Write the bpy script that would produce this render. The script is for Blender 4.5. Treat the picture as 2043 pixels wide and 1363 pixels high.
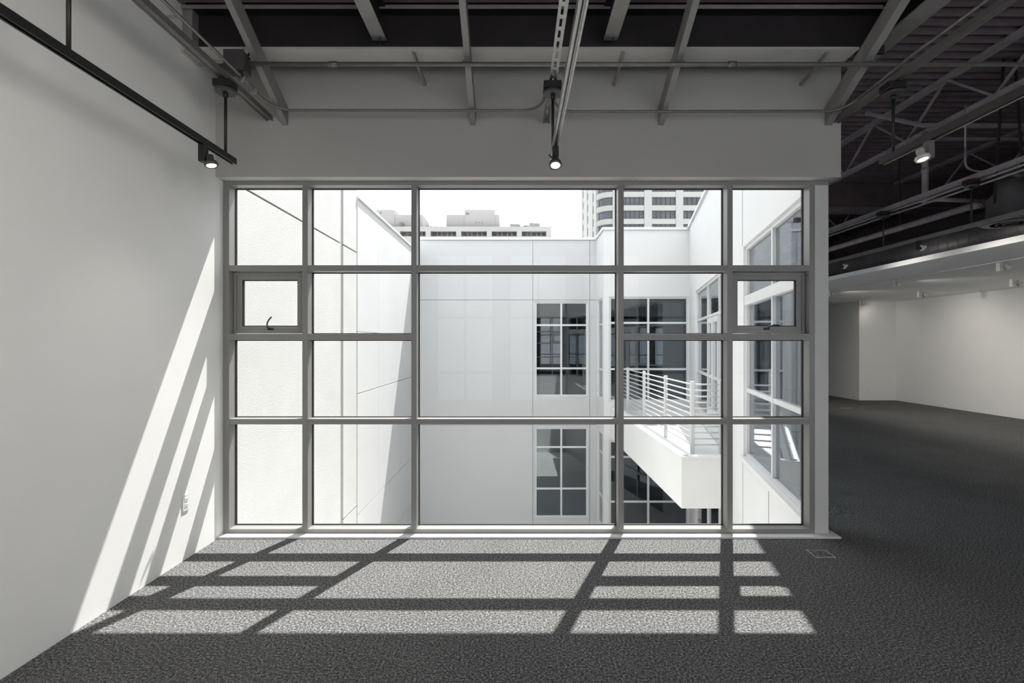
import bpy, bmesh, math, random
from mathutils import Vector, Matrix
random.seed(7)
scene = bpy.context.scene
for o in list(bpy.data.objects):
    bpy.data.objects.remove(o, do_unlink=True)
COL = scene.collection
PI = math.pi

# ------------------------------------------------------------------ camera, sky, sun, exposure
CAM_H, FPX = 1.52, 1050.0
cam_data = bpy.data.cameras.new('camera')
cam_data.sensor_width = 36.0
cam_data.lens = FPX / 2043.0 * 36.0
cam_data.shift_x = -(1032.0 - 1021.5) / 2043.0
cam_data.shift_y = (687.0 - 681.5) / 2043.0
cam_data.clip_start, cam_data.clip_end = 0.05, 2000
cam = bpy.data.objects.new('camera', cam_data)
cam.location = (0, 0, CAM_H)
cam.rotation_euler = (PI / 2, 0, 0)
COL.objects.link(cam)
scene.camera = cam

SKY_STRENGTH = 2.8
SUN_STRENGTH = 13.5
world = bpy.data.worlds.new('hazy_sky')
scene.world = world
world.use_nodes = True
bg = world.node_tree.nodes['Background']
bg.inputs['Color'].default_value = (0.93, 0.962, 1.0, 1)
bg.inputs['Strength'].default_value = SKY_STRENGTH

sun_data = bpy.data.lights.new('sun', 'SUN')
sun_data.energy = SUN_STRENGTH
sun_data.angle = math.radians(0.55)
sun_data.color = (1.0, 0.975, 0.94)
sun = bpy.data.objects.new('sun', sun_data)
sun.rotation_euler = Vector((-0.40, -1.0, -1.81)).to_track_quat('-Z', 'Y').to_euler()
sun.location = (8, 20, 36)
COL.objects.link(sun)

scene.view_settings.view_transform = 'Standard'
scene.view_settings.look = 'None'
scene.view_settings.gamma = 1.0
scene.view_settings.use_curve_mapping = False
scene.view_settings.exposure = 0.25


# ------------------------------------------------------------------ materials
def nmat(name, col, rough=0.6, metal=0.0, spec=0.5, noise=0.0, nscale=8.0, bump=0.0, bscale=40.0, detail=4.0):
    m = bpy.data.materials.new(name)
    m.use_nodes = True
    nt = m.node_tree
    b = nt.nodes['Principled BSDF']
    b.inputs['Base Color'].default_value = (*col, 1)
    b.inputs['Roughness'].default_value = rough
    b.inputs['Metallic'].default_value = metal
    b.inputs['Specular IOR Level'].default_value = spec
    tc = nt.nodes.new('ShaderNodeTexCoord')
    if noise > 0:
        n = nt.nodes.new('ShaderNodeTexNoise')
        n.inputs['Scale'].default_value = nscale
        n.inputs['Detail'].default_value = detail
        nt.links.new(tc.outputs['Object'], n.inputs['Vector'])
        r = nt.nodes.new('ShaderNodeValToRGB')
        r.color_ramp.elements[0].position = 0.3
        r.color_ramp.elements[1].position = 0.7
        r.color_ramp.elements[0].color = (*[c * (1 - noise) for c in col], 1)
        r.color_ramp.elements[1].color = (*[min(1, c * (1 + noise)) for c in col], 1)
        nt.links.new(n.outputs['Fac'], r.inputs['Fac'])
        nt.links.new(r.outputs['Color'], b.inputs['Base Color'])
    if bump > 0:
        n2 = nt.nodes.new('ShaderNodeTexNoise')
        n2.inputs['Scale'].default_value = bscale
        n2.inputs['Detail'].default_value = 5
        nt.links.new(tc.outputs['Object'], n2.inputs['Vector'])
        bp = nt.nodes.new('ShaderNodeBump')
        bp.inputs['Strength'].default_value = bump
        bp.inputs['Distance'].default_value = 0.01
        nt.links.new(n2.outputs['Fac'], bp.inputs['Height'])
        nt.links.new(bp.outputs['Normal'], b.inputs['Normal'])
    return m


def glass_mat(name, tint, f0=0.04, gloss_rough=0.0, gain=0.96):
    """thin pane: reflection by viewing angle (Schlick), otherwise straight tinted transmission"""
    m = bpy.data.materials.new(name)
    m.use_nodes = True
    nt = m.node_tree
    nt.nodes.clear()
    out = nt.nodes.new('ShaderNodeOutputMaterial')
    tr = nt.nodes.new('ShaderNodeBsdfTransparent')
    tr.inputs['Color'].default_value = (*tint, 1)
    gl = nt.nodes.new('ShaderNodeBsdfGlossy')
    gl.inputs['Roughness'].default_value = gloss_rough
    gl.inputs['Color'].default_value = (0.95, 0.97, 1, 1)
    mix = nt.nodes.new('ShaderNodeMixShader')
    geo = nt.nodes.new('ShaderNodeNewGeometry')
    dot = nt.nodes.new('ShaderNodeVectorMath'); dot.operation = 'DOT_PRODUCT'
    nt.links.new(geo.outputs['Normal'], dot.inputs[0])
    nt.links.new(geo.outputs['Incoming'], dot.inputs[1])
    ab = nt.nodes.new('ShaderNodeMath'); ab.operation = 'ABSOLUTE'
    nt.links.new(dot.outputs['Value'], ab.inputs[0])
    om = nt.nodes.new('ShaderNodeMath'); om.operation = 'SUBTRACT'
    om.inputs[0].default_value = 1.0
    nt.links.new(ab.outputs[0], om.inputs[1])
    pw = nt.nodes.new('ShaderNodeMath'); pw.operation = 'POWER'
    pw.inputs[1].default_value = 5.0
    nt.links.new(om.outputs[0], pw.inputs[0])
    ma = nt.nodes.new('ShaderNodeMath'); ma.operation = 'MULTIPLY_ADD'
    ma.inputs[1].default_value = gain - f0
    ma.inputs[2].default_value = f0
    nt.links.new(pw.outputs[0], ma.inputs[0])
    nt.links.new(ma.outputs[0], mix.inputs['Fac'])
    nt.links.new(tr.outputs[0], mix.inputs[1])
    nt.links.new(gl.outputs[0], mix.inputs[2])
    nt.links.new(mix.outputs[0], out.inputs['Surface'])
    return m


def emit_mat(name, col, strength):
    m = bpy.data.materials.new(name)
    m.use_nodes = True
    b = m.node_tree.nodes['Principled BSDF']
    b.inputs['Base Color'].default_value = (*col, 1)
    b.inputs['Emission Color'].default_value = (*col, 1)
    b.inputs['Emission Strength'].default_value = strength
    return m


def carpet_mat():
    m = bpy.data.materials.new('heather_carpet')
    m.use_nodes = True
    nt = m.node_tree
    b = nt.nodes['Principled BSDF']
    b.inputs['Roughness'].default_value = 0.95
    b.inputs['Specular IOR Level'].default_value = 0.15
    geo = nt.nodes.new('ShaderNodeNewGeometry')

    def noise(scale, detail, rough=0.6):
        n = nt.nodes.new('ShaderNodeTexNoise')
        n.inputs['Scale'].default_value = scale
        n.inputs['Detail'].default_value = detail
        n.inputs['Roughness'].default_value = rough
        nt.links.new(geo.outputs['Position'], n.inputs['Vector'])
        return n
    n1 = noise(85, 4, 0.75)
    n3 = noise(270, 3, 0.7)
    n2 = noise(2.2, 3)
    av = nt.nodes.new('ShaderNodeMix'); av.data_type = 'FLOAT'
    av.inputs['Factor'].default_value = 0.42
    nt.links.new(n1.outputs['Fac'], av.inputs['A'])
    nt.links.new(n3.outputs['Fac'], av.inputs['B'])
    r = nt.nodes.new('ShaderNodeValToRGB')
    e = r.color_ramp.elements
    e[0].position, e[0].color = 0.40, (0.013, 0.013, 0.014, 1)
    e[1].position, e[1].color = 0.60, (0.37, 0.362, 0.355, 1)
    k = e.new(0.5); k.color = (0.080, 0.080, 0.080, 1)
    nt.links.new(av.outputs['Result'], r.inputs['Fac'])
    mx = nt.nodes.new('ShaderNodeMix'); mx.data_type = 'RGBA'; mx.blend_type = 'MULTIPLY'
    mx.inputs['Factor'].default_value = 1.0
    r2 = nt.nodes.new('ShaderNodeValToRGB')
    r2.color_ramp.elements[0].position, r2.color_ramp.elements[0].color = 0.3, (0.88, 0.88, 0.88, 1)
    r2.color_ramp.elements[1].position, r2.color_ramp.elements[1].color = 0.7, (1, 1, 1, 1)
    nt.links.new(n2.outputs['Fac'], r2.inputs['Fac'])
    nt.links.new(r.outputs['Color'], mx.inputs['A'])
    nt.links.new(r2.outputs['Color'], mx.inputs['B'])
    oi = nt.nodes.new('ShaderNodeObjectInfo')
    mr = nt.nodes.new('ShaderNodeMapRange')
    mr.inputs['To Min'].default_value, mr.inputs['To Max'].default_value = 0.965, 1.03
    nt.links.new(oi.outputs['Random'], mr.inputs['Value'])
    mx2 = nt.nodes.new('ShaderNodeMix'); mx2.data_type = 'RGBA'; mx2.blend_type = 'MULTIPLY'
    mx2.inputs['Factor'].default_value = 1.0
    nt.links.new(mx.outputs['Result'], mx2.inputs['A'])
    nt.links.new(mr.outputs['Result'], mx2.inputs['B'])
    nt.links.new(mx2.outputs['Result'], b.inputs['Base Color'])
    bp = nt.nodes.new('ShaderNodeBump')
    bp.inputs['Strength'].default_value = 0.4
    bp.inputs['Distance'].default_value = 0.006
    nt.links.new(av.outputs['Result'], bp.inputs['Height'])
    nt.links.new(bp.outputs['Normal'], b.inputs['Normal'])
    return m


M = {}
M['wall'] = nmat('white_wall_paint', (0.80, 0.795, 0.78), 0.75, spec=0.25, noise=0.012, nscale=3, bump=0.05, bscale=180)
M['walldim'] = nmat('dimmed_header_white', (0.45, 0.43, 0.408), 0.75, spec=0.25, noise=0.015, nscale=3, bump=0.05, bscale=180)  # white wall paint darkened: the header's low light is put into the colour
M['soffit'] = nmat('white_soffit_paint', (0.86, 0.86, 0.85), 0.8, spec=0.2, noise=0.01, nscale=3)
M['carpet'] = carpet_mat()
M['frame'] = nmat('pale_grey_aluminium', (0.25, 0.243, 0.234), 0.36, spec=0.5, noise=0.02, nscale=5)
M['post'] = nmat('light_post_paint', (0.60, 0.585, 0.57), 0.5, noise=0.02, nscale=5)
M['steelpale'] = nmat('pale_flange_grey', (0.46, 0.45, 0.435), 0.6, noise=0.06, nscale=4)  # bottom flange coloured paler than the girder web
M['sill'] = nmat('white_sill_paint', (0.72, 0.72, 0.72), 0.45, noise=0.02, nscale=6)
M['gasket'] = nmat('black_rubber', (0.012, 0.012, 0.012), 0.7, noise=0.1)
M['glass'] = glass_mat('clear_glass', (0.965, 0.972, 0.97), 0.02)
M['tintglass'] = glass_mat('tinted_window_glass', (0.862, 0.868, 0.866), 0.007)
M['wingglass'] = glass_mat('wing_glass', (0.74, 0.78, 0.81), 0.085, gain=0.9)
M['darkglass'] = glass_mat('courtyard_glass', (0.50, 0.58, 0.62), 0.085, gain=0.9)
M['towerglass'] = nmat('tower_glass', (0.05, 0.053, 0.06), 0.3, noise=0.25, nscale=0.35)
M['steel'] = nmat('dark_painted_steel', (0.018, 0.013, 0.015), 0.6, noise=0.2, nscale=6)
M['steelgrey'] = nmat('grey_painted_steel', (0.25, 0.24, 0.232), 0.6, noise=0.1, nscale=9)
M['joist'] = nmat('plum_grey_painted_steel', (0.27, 0.235, 0.245), 0.55, noise=0.15, nscale=7)
M['deck'] = nmat('plum_black_deck_paint', (0.165, 0.128, 0.143), 0.6, noise=0.15, nscale=5)
M['black'] = nmat('black_powder_coat', (0.012, 0.012, 0.012), 0.5, noise=0.1)
M['galv'] = nmat('galvanised_steel', (0.42, 0.41, 0.40), 0.38, metal=0.65, noise=0.15, nscale=30)
M['conduit'] = nmat('dark_conduit', (0.19, 0.18, 0.175), 0.4, metal=0.4, noise=0.1, nscale=20)
M['box'] = nmat('junction_box_paint', (0.055, 0.048, 0.048), 0.55, noise=0.1)
M['duct'] = nmat('grey_duct_paint', (0.12, 0.11, 0.115), 0.45, noise=0.12, nscale=6)
M['bronze'] = nmat('bronze_lamp_paint', (0.10, 0.085, 0.08), 0.4, metal=0.3, noise=0.1)
M['lampwhite'] = nmat('white_lamp_paint', (0.62, 0.60, 0.57), 0.4, noise=0.02)
M['lens'] = emit_mat('warm_lamp_lens', (1.0, 0.80, 0.55), 4.0)
M['plastic'] = nmat('white_plastic', (0.78, 0.78, 0.77), 0.35, noise=0.01)
M['slot'] = nmat('dark_slot', (0.03, 0.03, 0.03), 0.6, noise=0.05)
M['metalplate'] = nmat('brushed_plate', (0.38, 0.38, 0.38), 0.4, metal=0.3, noise=0.1, nscale=20)
M['handle'] = nmat('dark_bronze_handle', (0.05, 0.045, 0.04), 0.35, metal=0.6, noise=0.1)
M['stucco'] = nmat('white_stucco', (0.465, 0.461, 0.45), 0.9, spec=0.1, noise=0.03, nscale=1.5, bump=0.4, bscale=55)
M['panel'] = nmat('white_facade_panel', (0.60, 0.60, 0.60), 0.7, spec=0.2, noise=0.02, nscale=0.9, bump=0.06, bscale=60)
M['panelgrey'] = nmat('facing_facade_panel', (0.50, 0.501, 0.505), 0.7, spec=0.2, noise=0.02, nscale=0.8)
M['panelleft'] = nmat('parapet_panel', (0.47, 0.47, 0.47), 0.7, spec=0.2, noise=0.03, nscale=0.8, bump=0.05, bscale=60)
M['channel'] = nmat('grey_reveal', (0.28, 0.28, 0.27), 0.8, noise=0.04)
M['extframe'] = nmat('white_window_metal', (0.58, 0.58, 0.58), 0.4, noise=0.02)
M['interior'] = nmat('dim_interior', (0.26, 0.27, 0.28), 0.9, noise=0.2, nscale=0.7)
M['concrete'] = nmat('courtyard_concrete', (0.45, 0.45, 0.43), 0.9, noise=0.08, nscale=1.2)
M['balcony'] = nmat('white_balcony_plaster', (0.66, 0.66, 0.65), 0.75, noise=0.03, nscale=1.2)
M['rail'] = nmat('white_rail_paint', (0.60, 0.60, 0.60), 0.4, noise=0.02)
M['hotel'] = nmat('pale_concrete_block', (0.25, 0.245, 0.24), 0.9, noise=0.05, nscale=0.25)
M['hoteldark'] = nmat('rooftop_grey', (0.12, 0.12, 0.12), 0.8, noise=0.2, nscale=1)
M['hotelin'] = nmat('loggia_beige', (0.15, 0.14, 0.125), 0.9, noise=0.3, nscale=0.5)
M['towerwhite'] = nmat('tower_white_concrete', (0.27, 0.268, 0.266), 0.85, noise=0.02, nscale=0.3)
M['ground'] = nmat('pale_city_ground', (0.78, 0.78, 0.76), 0.95, noise=0.15, nscale=0.05)


# ------------------------------------------------------------------ mesh helpers
class MB:
    def __init__(self):
        self.bm = bmesh.new()

    def hexa(self, c):
        v = [self.bm.verts.new(p) for p in c]
        fs = []
        for q in ((0, 3, 2, 1), (4, 5, 6, 7), (0, 1, 5, 4), (1, 2, 6, 5), (2, 3, 7, 6), (3, 0, 4, 7)):
            fs.append(self.bm.faces.new([v[i] for i in q]))
        return v

    def box(self, x0, x1, y0, y1, z0, z1, bev=0.0, f=None):
        c = [(x0, y0, z0), (x1, y0, z0), (x1, y1, z0), (x0, y1, z0), (x0, y0, z1), (x1, y0, z1), (x1, y1, z1), (x0, y1, z1)]
        if f:
            c = [f(*p) for p in c]
        v = self.hexa(c)
        if bev > 0:
            es = {e for q in v for e in q.link_edges}
            bmesh.ops.bevel(self.bm, geom=list(es), offset=bev, segments=1, affect='EDGES', profile=0.5)
        return self

    def bar(self, p0, p1, w, h, up=(0, 0, 1)):
        """rectangular bar between two points, h along up"""
        p0, p1 = Vector(p0), Vector(p1)
        d = (p1 - p0).normalized()
        s = d.cross(Vector(up))
        if s.length < 1e-5:
            s = d.cross(Vector((1, 0, 0)))
        s.normalize()
        u = s.cross(d)
        c = []
        for z in (-1, 1):
            for (e, x) in ((p0, -1), (p0, 1), (p1, 1), (p1, -1)):
                c.append(e + s * (x * w / 2) + u * (z * h / 2))
        self.hexa(c)
        return self

    def tube(self, pts, r, n=10, caps=True):
        pts = [Vector(p) for p in pts]
        rings = []
        ref = None
        for i, p in enumerate(pts):
            if i == 0:
                t = pts[1] - pts[0]
            elif i == len(pts) - 1:
                t = pts[-1] - pts[-2]
            else:
                t = (pts[i + 1] - p).normalized() + (p - pts[i - 1]).normalized()
            t.normalize()
            if ref is None:
                ref = Vector((0, 0, 1)) if abs(t.z) < 0.9 else Vector((1, 0, 0))
            a = t.cross(ref)
            if a.length < 1e-4:
                ref = Vector((0, 1, 0)); a = t.cross(ref)
            a.normalize()
            b = a.cross(t)
            ref = b
            rings.append([self.bm.verts.new(p + a * (r * math.cos(2 * PI * k / n)) + b * (r * math.sin(2 * PI * k / n))) for k in range(n)])
        for q in range(len(rings) - 1):
            for k in range(n):
                f = self.bm.faces.new((rings[q][k], rings[q][(k + 1) % n], rings[q + 1][(k + 1) % n], rings[q + 1][k]))
                f.smooth = True
        if caps:
            self.bm.faces.new(rings[0][::-1]); self.bm.faces.new(rings[-1])
        return self

    def lathe(self, prof, c=(0, 0, 0), axis=(0, 0, 1), n=20, smooth=True):
        """profile of (radius, height along axis)"""
        ax = Vector(axis).normalized()
        rot = Vector((0, 0, 1)).rotation_difference(ax).to_matrix()
        c = Vector(c)
        rings = []
        for (r, h) in prof:
            if r < 1e-6:
                rings.append([self.bm.verts.new(c + rot @ Vector((0, 0, h)))])
            else:
                rings.append([self.bm.verts.new(c + rot @ Vector((r * math.cos(2 * PI * k / n), r * math.sin(2 * PI * k / n), h))) for k in range(n)])
        for a, b in zip(rings, rings[1:]):
            for k in range(n):
                k2 = (k + 1) % n
                if len(a) == 1 and len(b) == 1:
                    continue
                if len(a) == 1:
                    f = self.bm.faces.new((a[0], b[k2], b[k]))
                elif len(b) == 1:
                    f = self.bm.faces.new((a[k], a[k2], b[0]))
                else:
                    f = self.bm.faces.new((a[k], a[k2], b[k2], b[k]))
                f.smooth = smooth
        if len(rings[0]) > 1:
            self.bm.faces.new(rings[0][::-1])
        if len(rings[-1]) > 1:
            self.bm.faces.new(rings[-1])
        return self

    def prism(self, poly, z0, z1):
        a = [self.bm.verts.new((x, y, z0)) for x, y in poly]
        b = [self.bm.verts.new((x, y, z1)) for x, y in poly]
        self.bm.faces.new(a[::-1]); self.bm.faces.new(b)
        n = len(poly)
        for k in range(n):
            self.bm.faces.new((a[k], a[(k + 1) % n], b[(k + 1) % n], b[k]))
        return self

    def build(self, name, mat, parent=None, origin=None):
        bmesh.ops.recalc_face_normals(self.bm, faces=self.bm.faces)
        me = bpy.data.meshes.new(name)
        off = Vector((0, 0, 0))
        if parent is not None:
            off = OFF[parent.name]
        elif origin is not None:
            off = Vector(origin)
        else:
            vs = [v.co for v in self.bm.verts]
            lo = [min(v[i] for v in vs) for i in range(3)]
            hi = [max(v[i] for v in vs) for i in range(3)]
            off = Vector(((lo[0] + hi[0]) / 2, (lo[1] + hi[1]) / 2, lo[2]))
        bmesh.ops.translate(self.bm, verts=self.bm.verts, vec=-off)
        self.bm.to_mesh(me)
        self.bm.free()
        me.materials.append(M[mat] if isinstance(mat, str) else mat)
        o = bpy.data.objects.new(name, me)
        COL.objects.link(o)
        if parent is not None:
            o.parent = parent
        else:
            o.location = off
        OFF[o.name] = off.copy()
        return o


OFF = {}


def tag(o, label=None, cat=None, group=None, kind=None):
    if label: o['label'] = label
    if cat: o['category'] = cat
    if group: o['group'] = group
    if kind: o['kind'] = kind
    return o


def thing(name, loc, label, cat, group=None, kind=None, rotz=0.0, local=False):
    o = bpy.data.objects.new(name, None)
    o.empty_display_size = 0.1
    COL.objects.link(o)
    o.location = loc
    o.rotation_euler = (0, 0, rotz)
    OFF[o.name] = Vector((0, 0, 0)) if local else Vector(loc)
    return tag(o, label, cat, group, kind)


def struct(o, label=None):
    o['kind'] = 'structure'
    if label: o['label'] = label
    return o


def kids(o):
    return [c for c in bpy.data.objects if c.parent == o]


def dup(root, loc, label=None, group=None):
    """a thing copied with copies of its parts and sub-parts (mesh data shared)"""
    r = root.copy(); COL.objects.link(r)
    r.location = loc
    OFF[r.name] = Vector(loc)
    if label: r['label'] = label
    if group: r['group'] = group
    for ch in kids(root):
        c = ch.copy(); COL.objects.link(c); c.parent = r
        for g in kids(ch):
            d = g.copy(); COL.objects.link(d); d.parent = c
    return r


def cells(u0, u1, z0, z1, ops):
    us = sorted({u0, u1, *[min(max(v, u0), u1) for o in ops for v in o[:2]]})
    out = []
    for a, b in zip(us, us[1:]):
        zc = z0
        for o in sorted([o for o in ops if o[0] < (a + b) / 2 < o[1]], key=lambda o: o[2]):
            if o[2] > zc:
                out.append((a, b, zc, o[2]))
            zc = max(zc, o[3])
        if zc < z1:
            out.append((a, b, zc, z1))
    return out


def wall_mb(f, u0, u1, v0, v1, z0, z1, ops=(), bev=0.0):
    mb = MB()
    for (a, b, c, d) in cells(u0, u1, z0, z1, ops):
        mb.box(a, b, v0, v1, c, d, f=f, bev=bev if not ops else 0)
    return mb


def window_unit(parent, f, u0, u1, z0, z1, mull=(), trans=(), v0=-0.09, v1=-0.02, fw=0.05, mw=0.05, name='window', frame_mat='extframe', glass='darkglass', drop=()):
    """a window part: frame mesh (perimeter, mullions, transoms) with one pane sub-part per light"""
    mb = MB()
    mb.box(u0, u0 + fw, v0, v1, z0, z1, f=f)
    mb.box(u1 - fw, u1, v0, v1, z0, z1, f=f)
    mb.box(u0 + fw, u1 - fw, v0, v1, z0, z0 + fw, f=f)
    mb.box(u0 + fw, u1 - fw, v0, v1, z1 - fw, z1, f=f)
    us = [u0 + fw] + [x for m in mull for x in (m - mw / 2, m + mw / 2)] + [u1 - fw]
    for m in mull:
        mb.box(m - mw / 2, m + mw / 2, v0, v1, z0 + fw, z1 - fw, f=f)
    zs = [z0 + fw] + [x for t in trans for x in (t - mw / 2, t + mw / 2)] + [z1 - fw]
    for i in range(0, len(us), 2):
        for t in trans:
            mb.box(us[i], us[i + 1], v0 + 0.004, v1 - 0.004, t - mw / 2, t + mw / 2, f=f)
    fr = mb.build(name, frame_mat, parent)
    vm = (v0 + v1) / 2
    for i in range(0, len(us), 2):
        for j in range(0, len(zs), 2):
            p = MB().box(us[i], us[i + 1], vm - 0.004, vm + 0.004, zs[j], zs[j + 1], f=f)
            p.build('pane', glass, fr)
    return fr


def arc(p, q, c, n=6):
    """quadratic curve from p to q with control point c"""
    p, q, c = Vector(p), Vector(q), Vector(c)
    return [(1 - t) ** 2 * p + 2 * t * (1 - t) * c + t * t * q for t in [i / n for i in range(n + 1)]]


def at(px, py, Y):
    return Vector(((px - 1032.0) * Y / FPX, Y, CAM_H + (687.0 - py) * Y / FPX))


# the glazed wing that leaves the window's post on a slant: X = WX + WS * Y
WX, WS = 1.4575, 0.219
WLEN = math.sqrt(1 + WS * WS)
def wing_x(y): return WX + WS * y

# ------------------------------------------------------------------ room shell
XL, YH = -2.343, 4.088             # inner face of the wall beside the window, front face of the header
YB = -2.8                          # back of the room
XR, YE = 10.25, 18.0

poly_floor = [(XL - 0.15, YB - 0.15), (XR + 0.15, YB - 0.15), (XR + 0.15, YE), (wing_x(YE) + .06, YE), (wing_x(4.30) + .06, 4.30), (XL - 0.15, 4.30)]
floor = struct(MB().prism(poly_floor, -0.25, -0.008).build('floor', 'carpet'), 'dark grey heather carpet tile floor of the office')
# carpet tiles: the 300 that show largest are parts, the rest one part
TS = 0.53
tile_me = None
tiles = []
x_seam, y_seam = 1.464, 2.53
for i in range(-8, 18):
    for j in range(-6, 32):
        x0, y0 = x_seam + i * TS, y_seam + j * TS
        x1, y1 = x0 + TS, y0 + TS
        if x1 < XL or x0 > XR or y0 > 16: continue
        if y1 > 4.25 and x0 < wing_x(y1) + 0.02: 
            if x1 < wing_x(4.30) and y0 < 4.2: pass
            else: continue
        xc, yc = (x0 + x1) / 2, (y0 + y1) / 2
        if y1 < 1.9: continue
        px = 1032 + xc / max(yc, .1) * FPX
        if px < -250 or px > 2300: continue
        if yc > 4.4 and px < 1560: continue
        area = 1.0 / yc ** 3
        tiles.append((area, x0, x1, y0, y1))
tiles.sort(reverse=True)
def tile_bm(mb, x0, x1, y0, y1):
    g = 0.0003
    x0, x1, y0, y1 = max(x0 + g, XL + 0.001), min(x1 - g, XR - 0.001), y0 + g, y1 - g
    if y1 > 4.25 and x0 < wing_x(4.30): y1 = min(y1, 4.25)
    if x1 - x0 < 0.01 or y1 - y0 < 0.01: return
    mb.box(x0, x1, y0, y1, -0.008, 0.0, bev=0.0006)
full_tile = None
for n, (a, x0, x1, y0, y1) in enumerate(tiles[:300]):
    clipped = x0 < XL or x1 > XR or (y1 > 4.25 and x0 < wing_x(4.30))
    if clipped or full_tile is None:
        mb = MB(); tile_bm(mb, x0, x1, y0, y1)
        if not len(mb.bm.verts): continue
        if not clipped:
            mb.build('carpet_tile', 'carpet', floor)
            full_tile = (bpy.data.objects[[o.name for o in bpy.data.objects if o.name.startswith('carpet_tile')][-1]], x0, y0)
        else:
            mb.build('carpet_tile', 'carpet', floor)
    else:
        o = full_tile[0].copy(); COL.objects.link(o)
        o.location = (x0 - full_tile[1], y0 - full_tile[2], 0)
mb = MB()
for (a, x0, x1, y0, y1) in tiles[300:]:
    tile_bm(mb, x0, x1, y0, y1)
# everything behind and beside the frame: plain carpet at the same level
for (x0, x1, y0, y1) in ((XL, XR, YB, 1.88),):
    mb.box(x0, x1, y0, y1, -0.008, -0.0005)
struct_far = mb.build('carpet_field', 'carpet', floor); struct_far['kind'] = 'stuff'

struct(MB().box(XL - 0.15, XL, YB, 4.30, -0.2, 4.0).build('wall_left', 'wall'), 'tall white painted wall beside the window grid')
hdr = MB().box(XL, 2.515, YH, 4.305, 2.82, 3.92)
struct(hdr.build('wall_front', 'walldim'), 'grey white wall over the big window grid')
# facade strips around the window opening (outside faces seen by the courtyard)
mb = MB()
mb.box(-2.95, XL - 0.001, 4.19, 4.305, -3.7, 4.6)
mb.box(XL, 2.40, 4.21, 4.305, -3.7, -0.01)
mb.box(XL, 2.40, 4.21, 4.305, 3.92, 4.6)
struct(mb.build('wall_facade', 'panel'), 'outer facade strips around the window grid')
# right hand end wall pieces
mb = MB()
mb.box(10.25, 10.4, YB, 14.25, -0.2, 2.70)
mb.box(9.26, 10.4, 14.25, 14.4, -0.2, 2.70)
mb.box(9.26, 9.41, 14.4, YE, -0.2, 2.70)
struct(mb.build('wall_right', 'wall'), 'white wall of the far office bay with a jog')
struct(MB().box(9.1, 9.25, YB, YE, 2.76, 4.7).build('wall_bulkhead', 'deck'), 'plum bulkhead wall above the white soffit')
struct(MB().box(wing_x(YE), XR, YE, YE + 0.15, -0.2, 4.7).build('wall_end', 'deck'), 'dark end wall under the joists')
# back wall with its windows
bops = []
for k in range(-1, 7):
    x0 = -1.79 + 1.6 * k
    if x0 < XL + 0.2: continue
    bops.append((x0, x0 + 1.3, 0.25, 3.5 if x0 < 2.0 else 2.5))
bw = wall_mb(None, XL, XR, YB - 0.15, YB, -0.2, 4.7, bops)
bwall = struct(bw.build('wall_back', 'wall'), 'white back wall with a row of windows')
for (a, b, c, d) in bops:
    window_unit(bwall, lambda u, v, z: (u, YB - 0.1 + v, z), a, b, c, d, mull=[(a + b) / 2], trans=[.9, 2.1], v0=-0.04, v1=0.04, glass='glass', frame_mat='frame', name='window')

# soffit (dropped white ceiling) with its edge band
sof = struct(MB().box(5.65, XR + 0.1, YB, YE, 2.675, 2.745).build('ceiling_soffit', 'soffit'), 'low white soffit of the far office bay')
MB().box(6.70, 6.725, 2.0, 10.4, 2.664, 2.674).build('track_slot', 'lampwhite', sof)
# low deck over the window bay, high ribbed deck over the rest
def deck_mb(y0, y1, z, xf, x1, pitch=0.145, dep=0.075):
    mb = MB()
    prof = ((0, 0), (0.42, 0), (0.54, 1), (0.88, 1))
    y = y0
    rows = []
    while y < y1:
        for (t, h) in prof:
            rows.append((y + t * pitch, z + h * dep))
        y += pitch
    vs = [(mb.bm.verts.new((xf(a), a, b)), mb.bm.verts.new((x1, a, b))) for a, b in rows]
    for p, q in zip(vs, vs[1:]):
        mb.bm.faces.new((p[0], p[1], q[1], q[0]))
    return mb
struct(deck_mb(YB, 4.30, 3.885, lambda y: XL - 0.15, 2.72).build('ceiling_low', 'deck'), 'dark ribbed roof deck above the girder')
hi_x = lambda y: max(2.72, wing_x(y) + .1) if y > 4.2 else 2.72
struct(deck_mb(YB, YE, 4.60, hi_x, XR + 0.1).build('ceiling_high', 'deck'), 'plum ribbed roof deck over the open joists')
mb = MB()
mb.box(XL - 0.15, 2.72, YB - 0.15, 4.30, 3.96, 4.1)
mb.box(2.68, 2.74, YB - 0.15, 4.30, 3.86, 4.75)
mb.prism([(2.72, YB - 0.15), (XR + 0.2, YB - 0.15), (XR + 0.2, YE + .15), (wing_x(YE) + .25, YE + .15), (wing_x(6) + .25, 6.0), (2.72, 4.30)], 4.68, 4.8)
struct(mb.build('roof', 'deck'), 'flat roof slab over the office')

# ------------------------------------------------------------------ the big window grid
Y0, YG, Y1 = 4.19, 4.294, 4.312
win = thing('window_1', (0, Y0, 0), 'big grid window of grey white mullions', None, kind='structure')
VX = [(-2.342, -2.2945), (-1.712, -1.668), (-0.844, -0.802), (0.8037, 0.848), (1.672, 1.716), (2.3265, 2.370)]
ZR = [(0.0, 0.0475), (0.8815, 0.925), (1.554, 1.604), (2.1026, 2.15), (2.787, 2.82)]
for a, b in VX:
    MB().box(a, b, Y0, Y1, 0.0475 if True else 0, 2.787, bev=0.0012).build('mullion', 'frame', win)
MB().box(VX[0][0], VX[-1][1], Y0, Y1, 0.0, 0.0475, bev=0.0012).build('bottom_rail', 'frame', win)
MB().box(VX[0][0], 2.478, Y0, Y1, 2.787, 2.82, bev=0.0012).build('top_rail', 'frame', win)
post = MB().box(2.370, 2.4785, Y0, 4.34, 0.0, 2.787, bev=0.0015).build('end_post', 'post', win)
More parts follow.
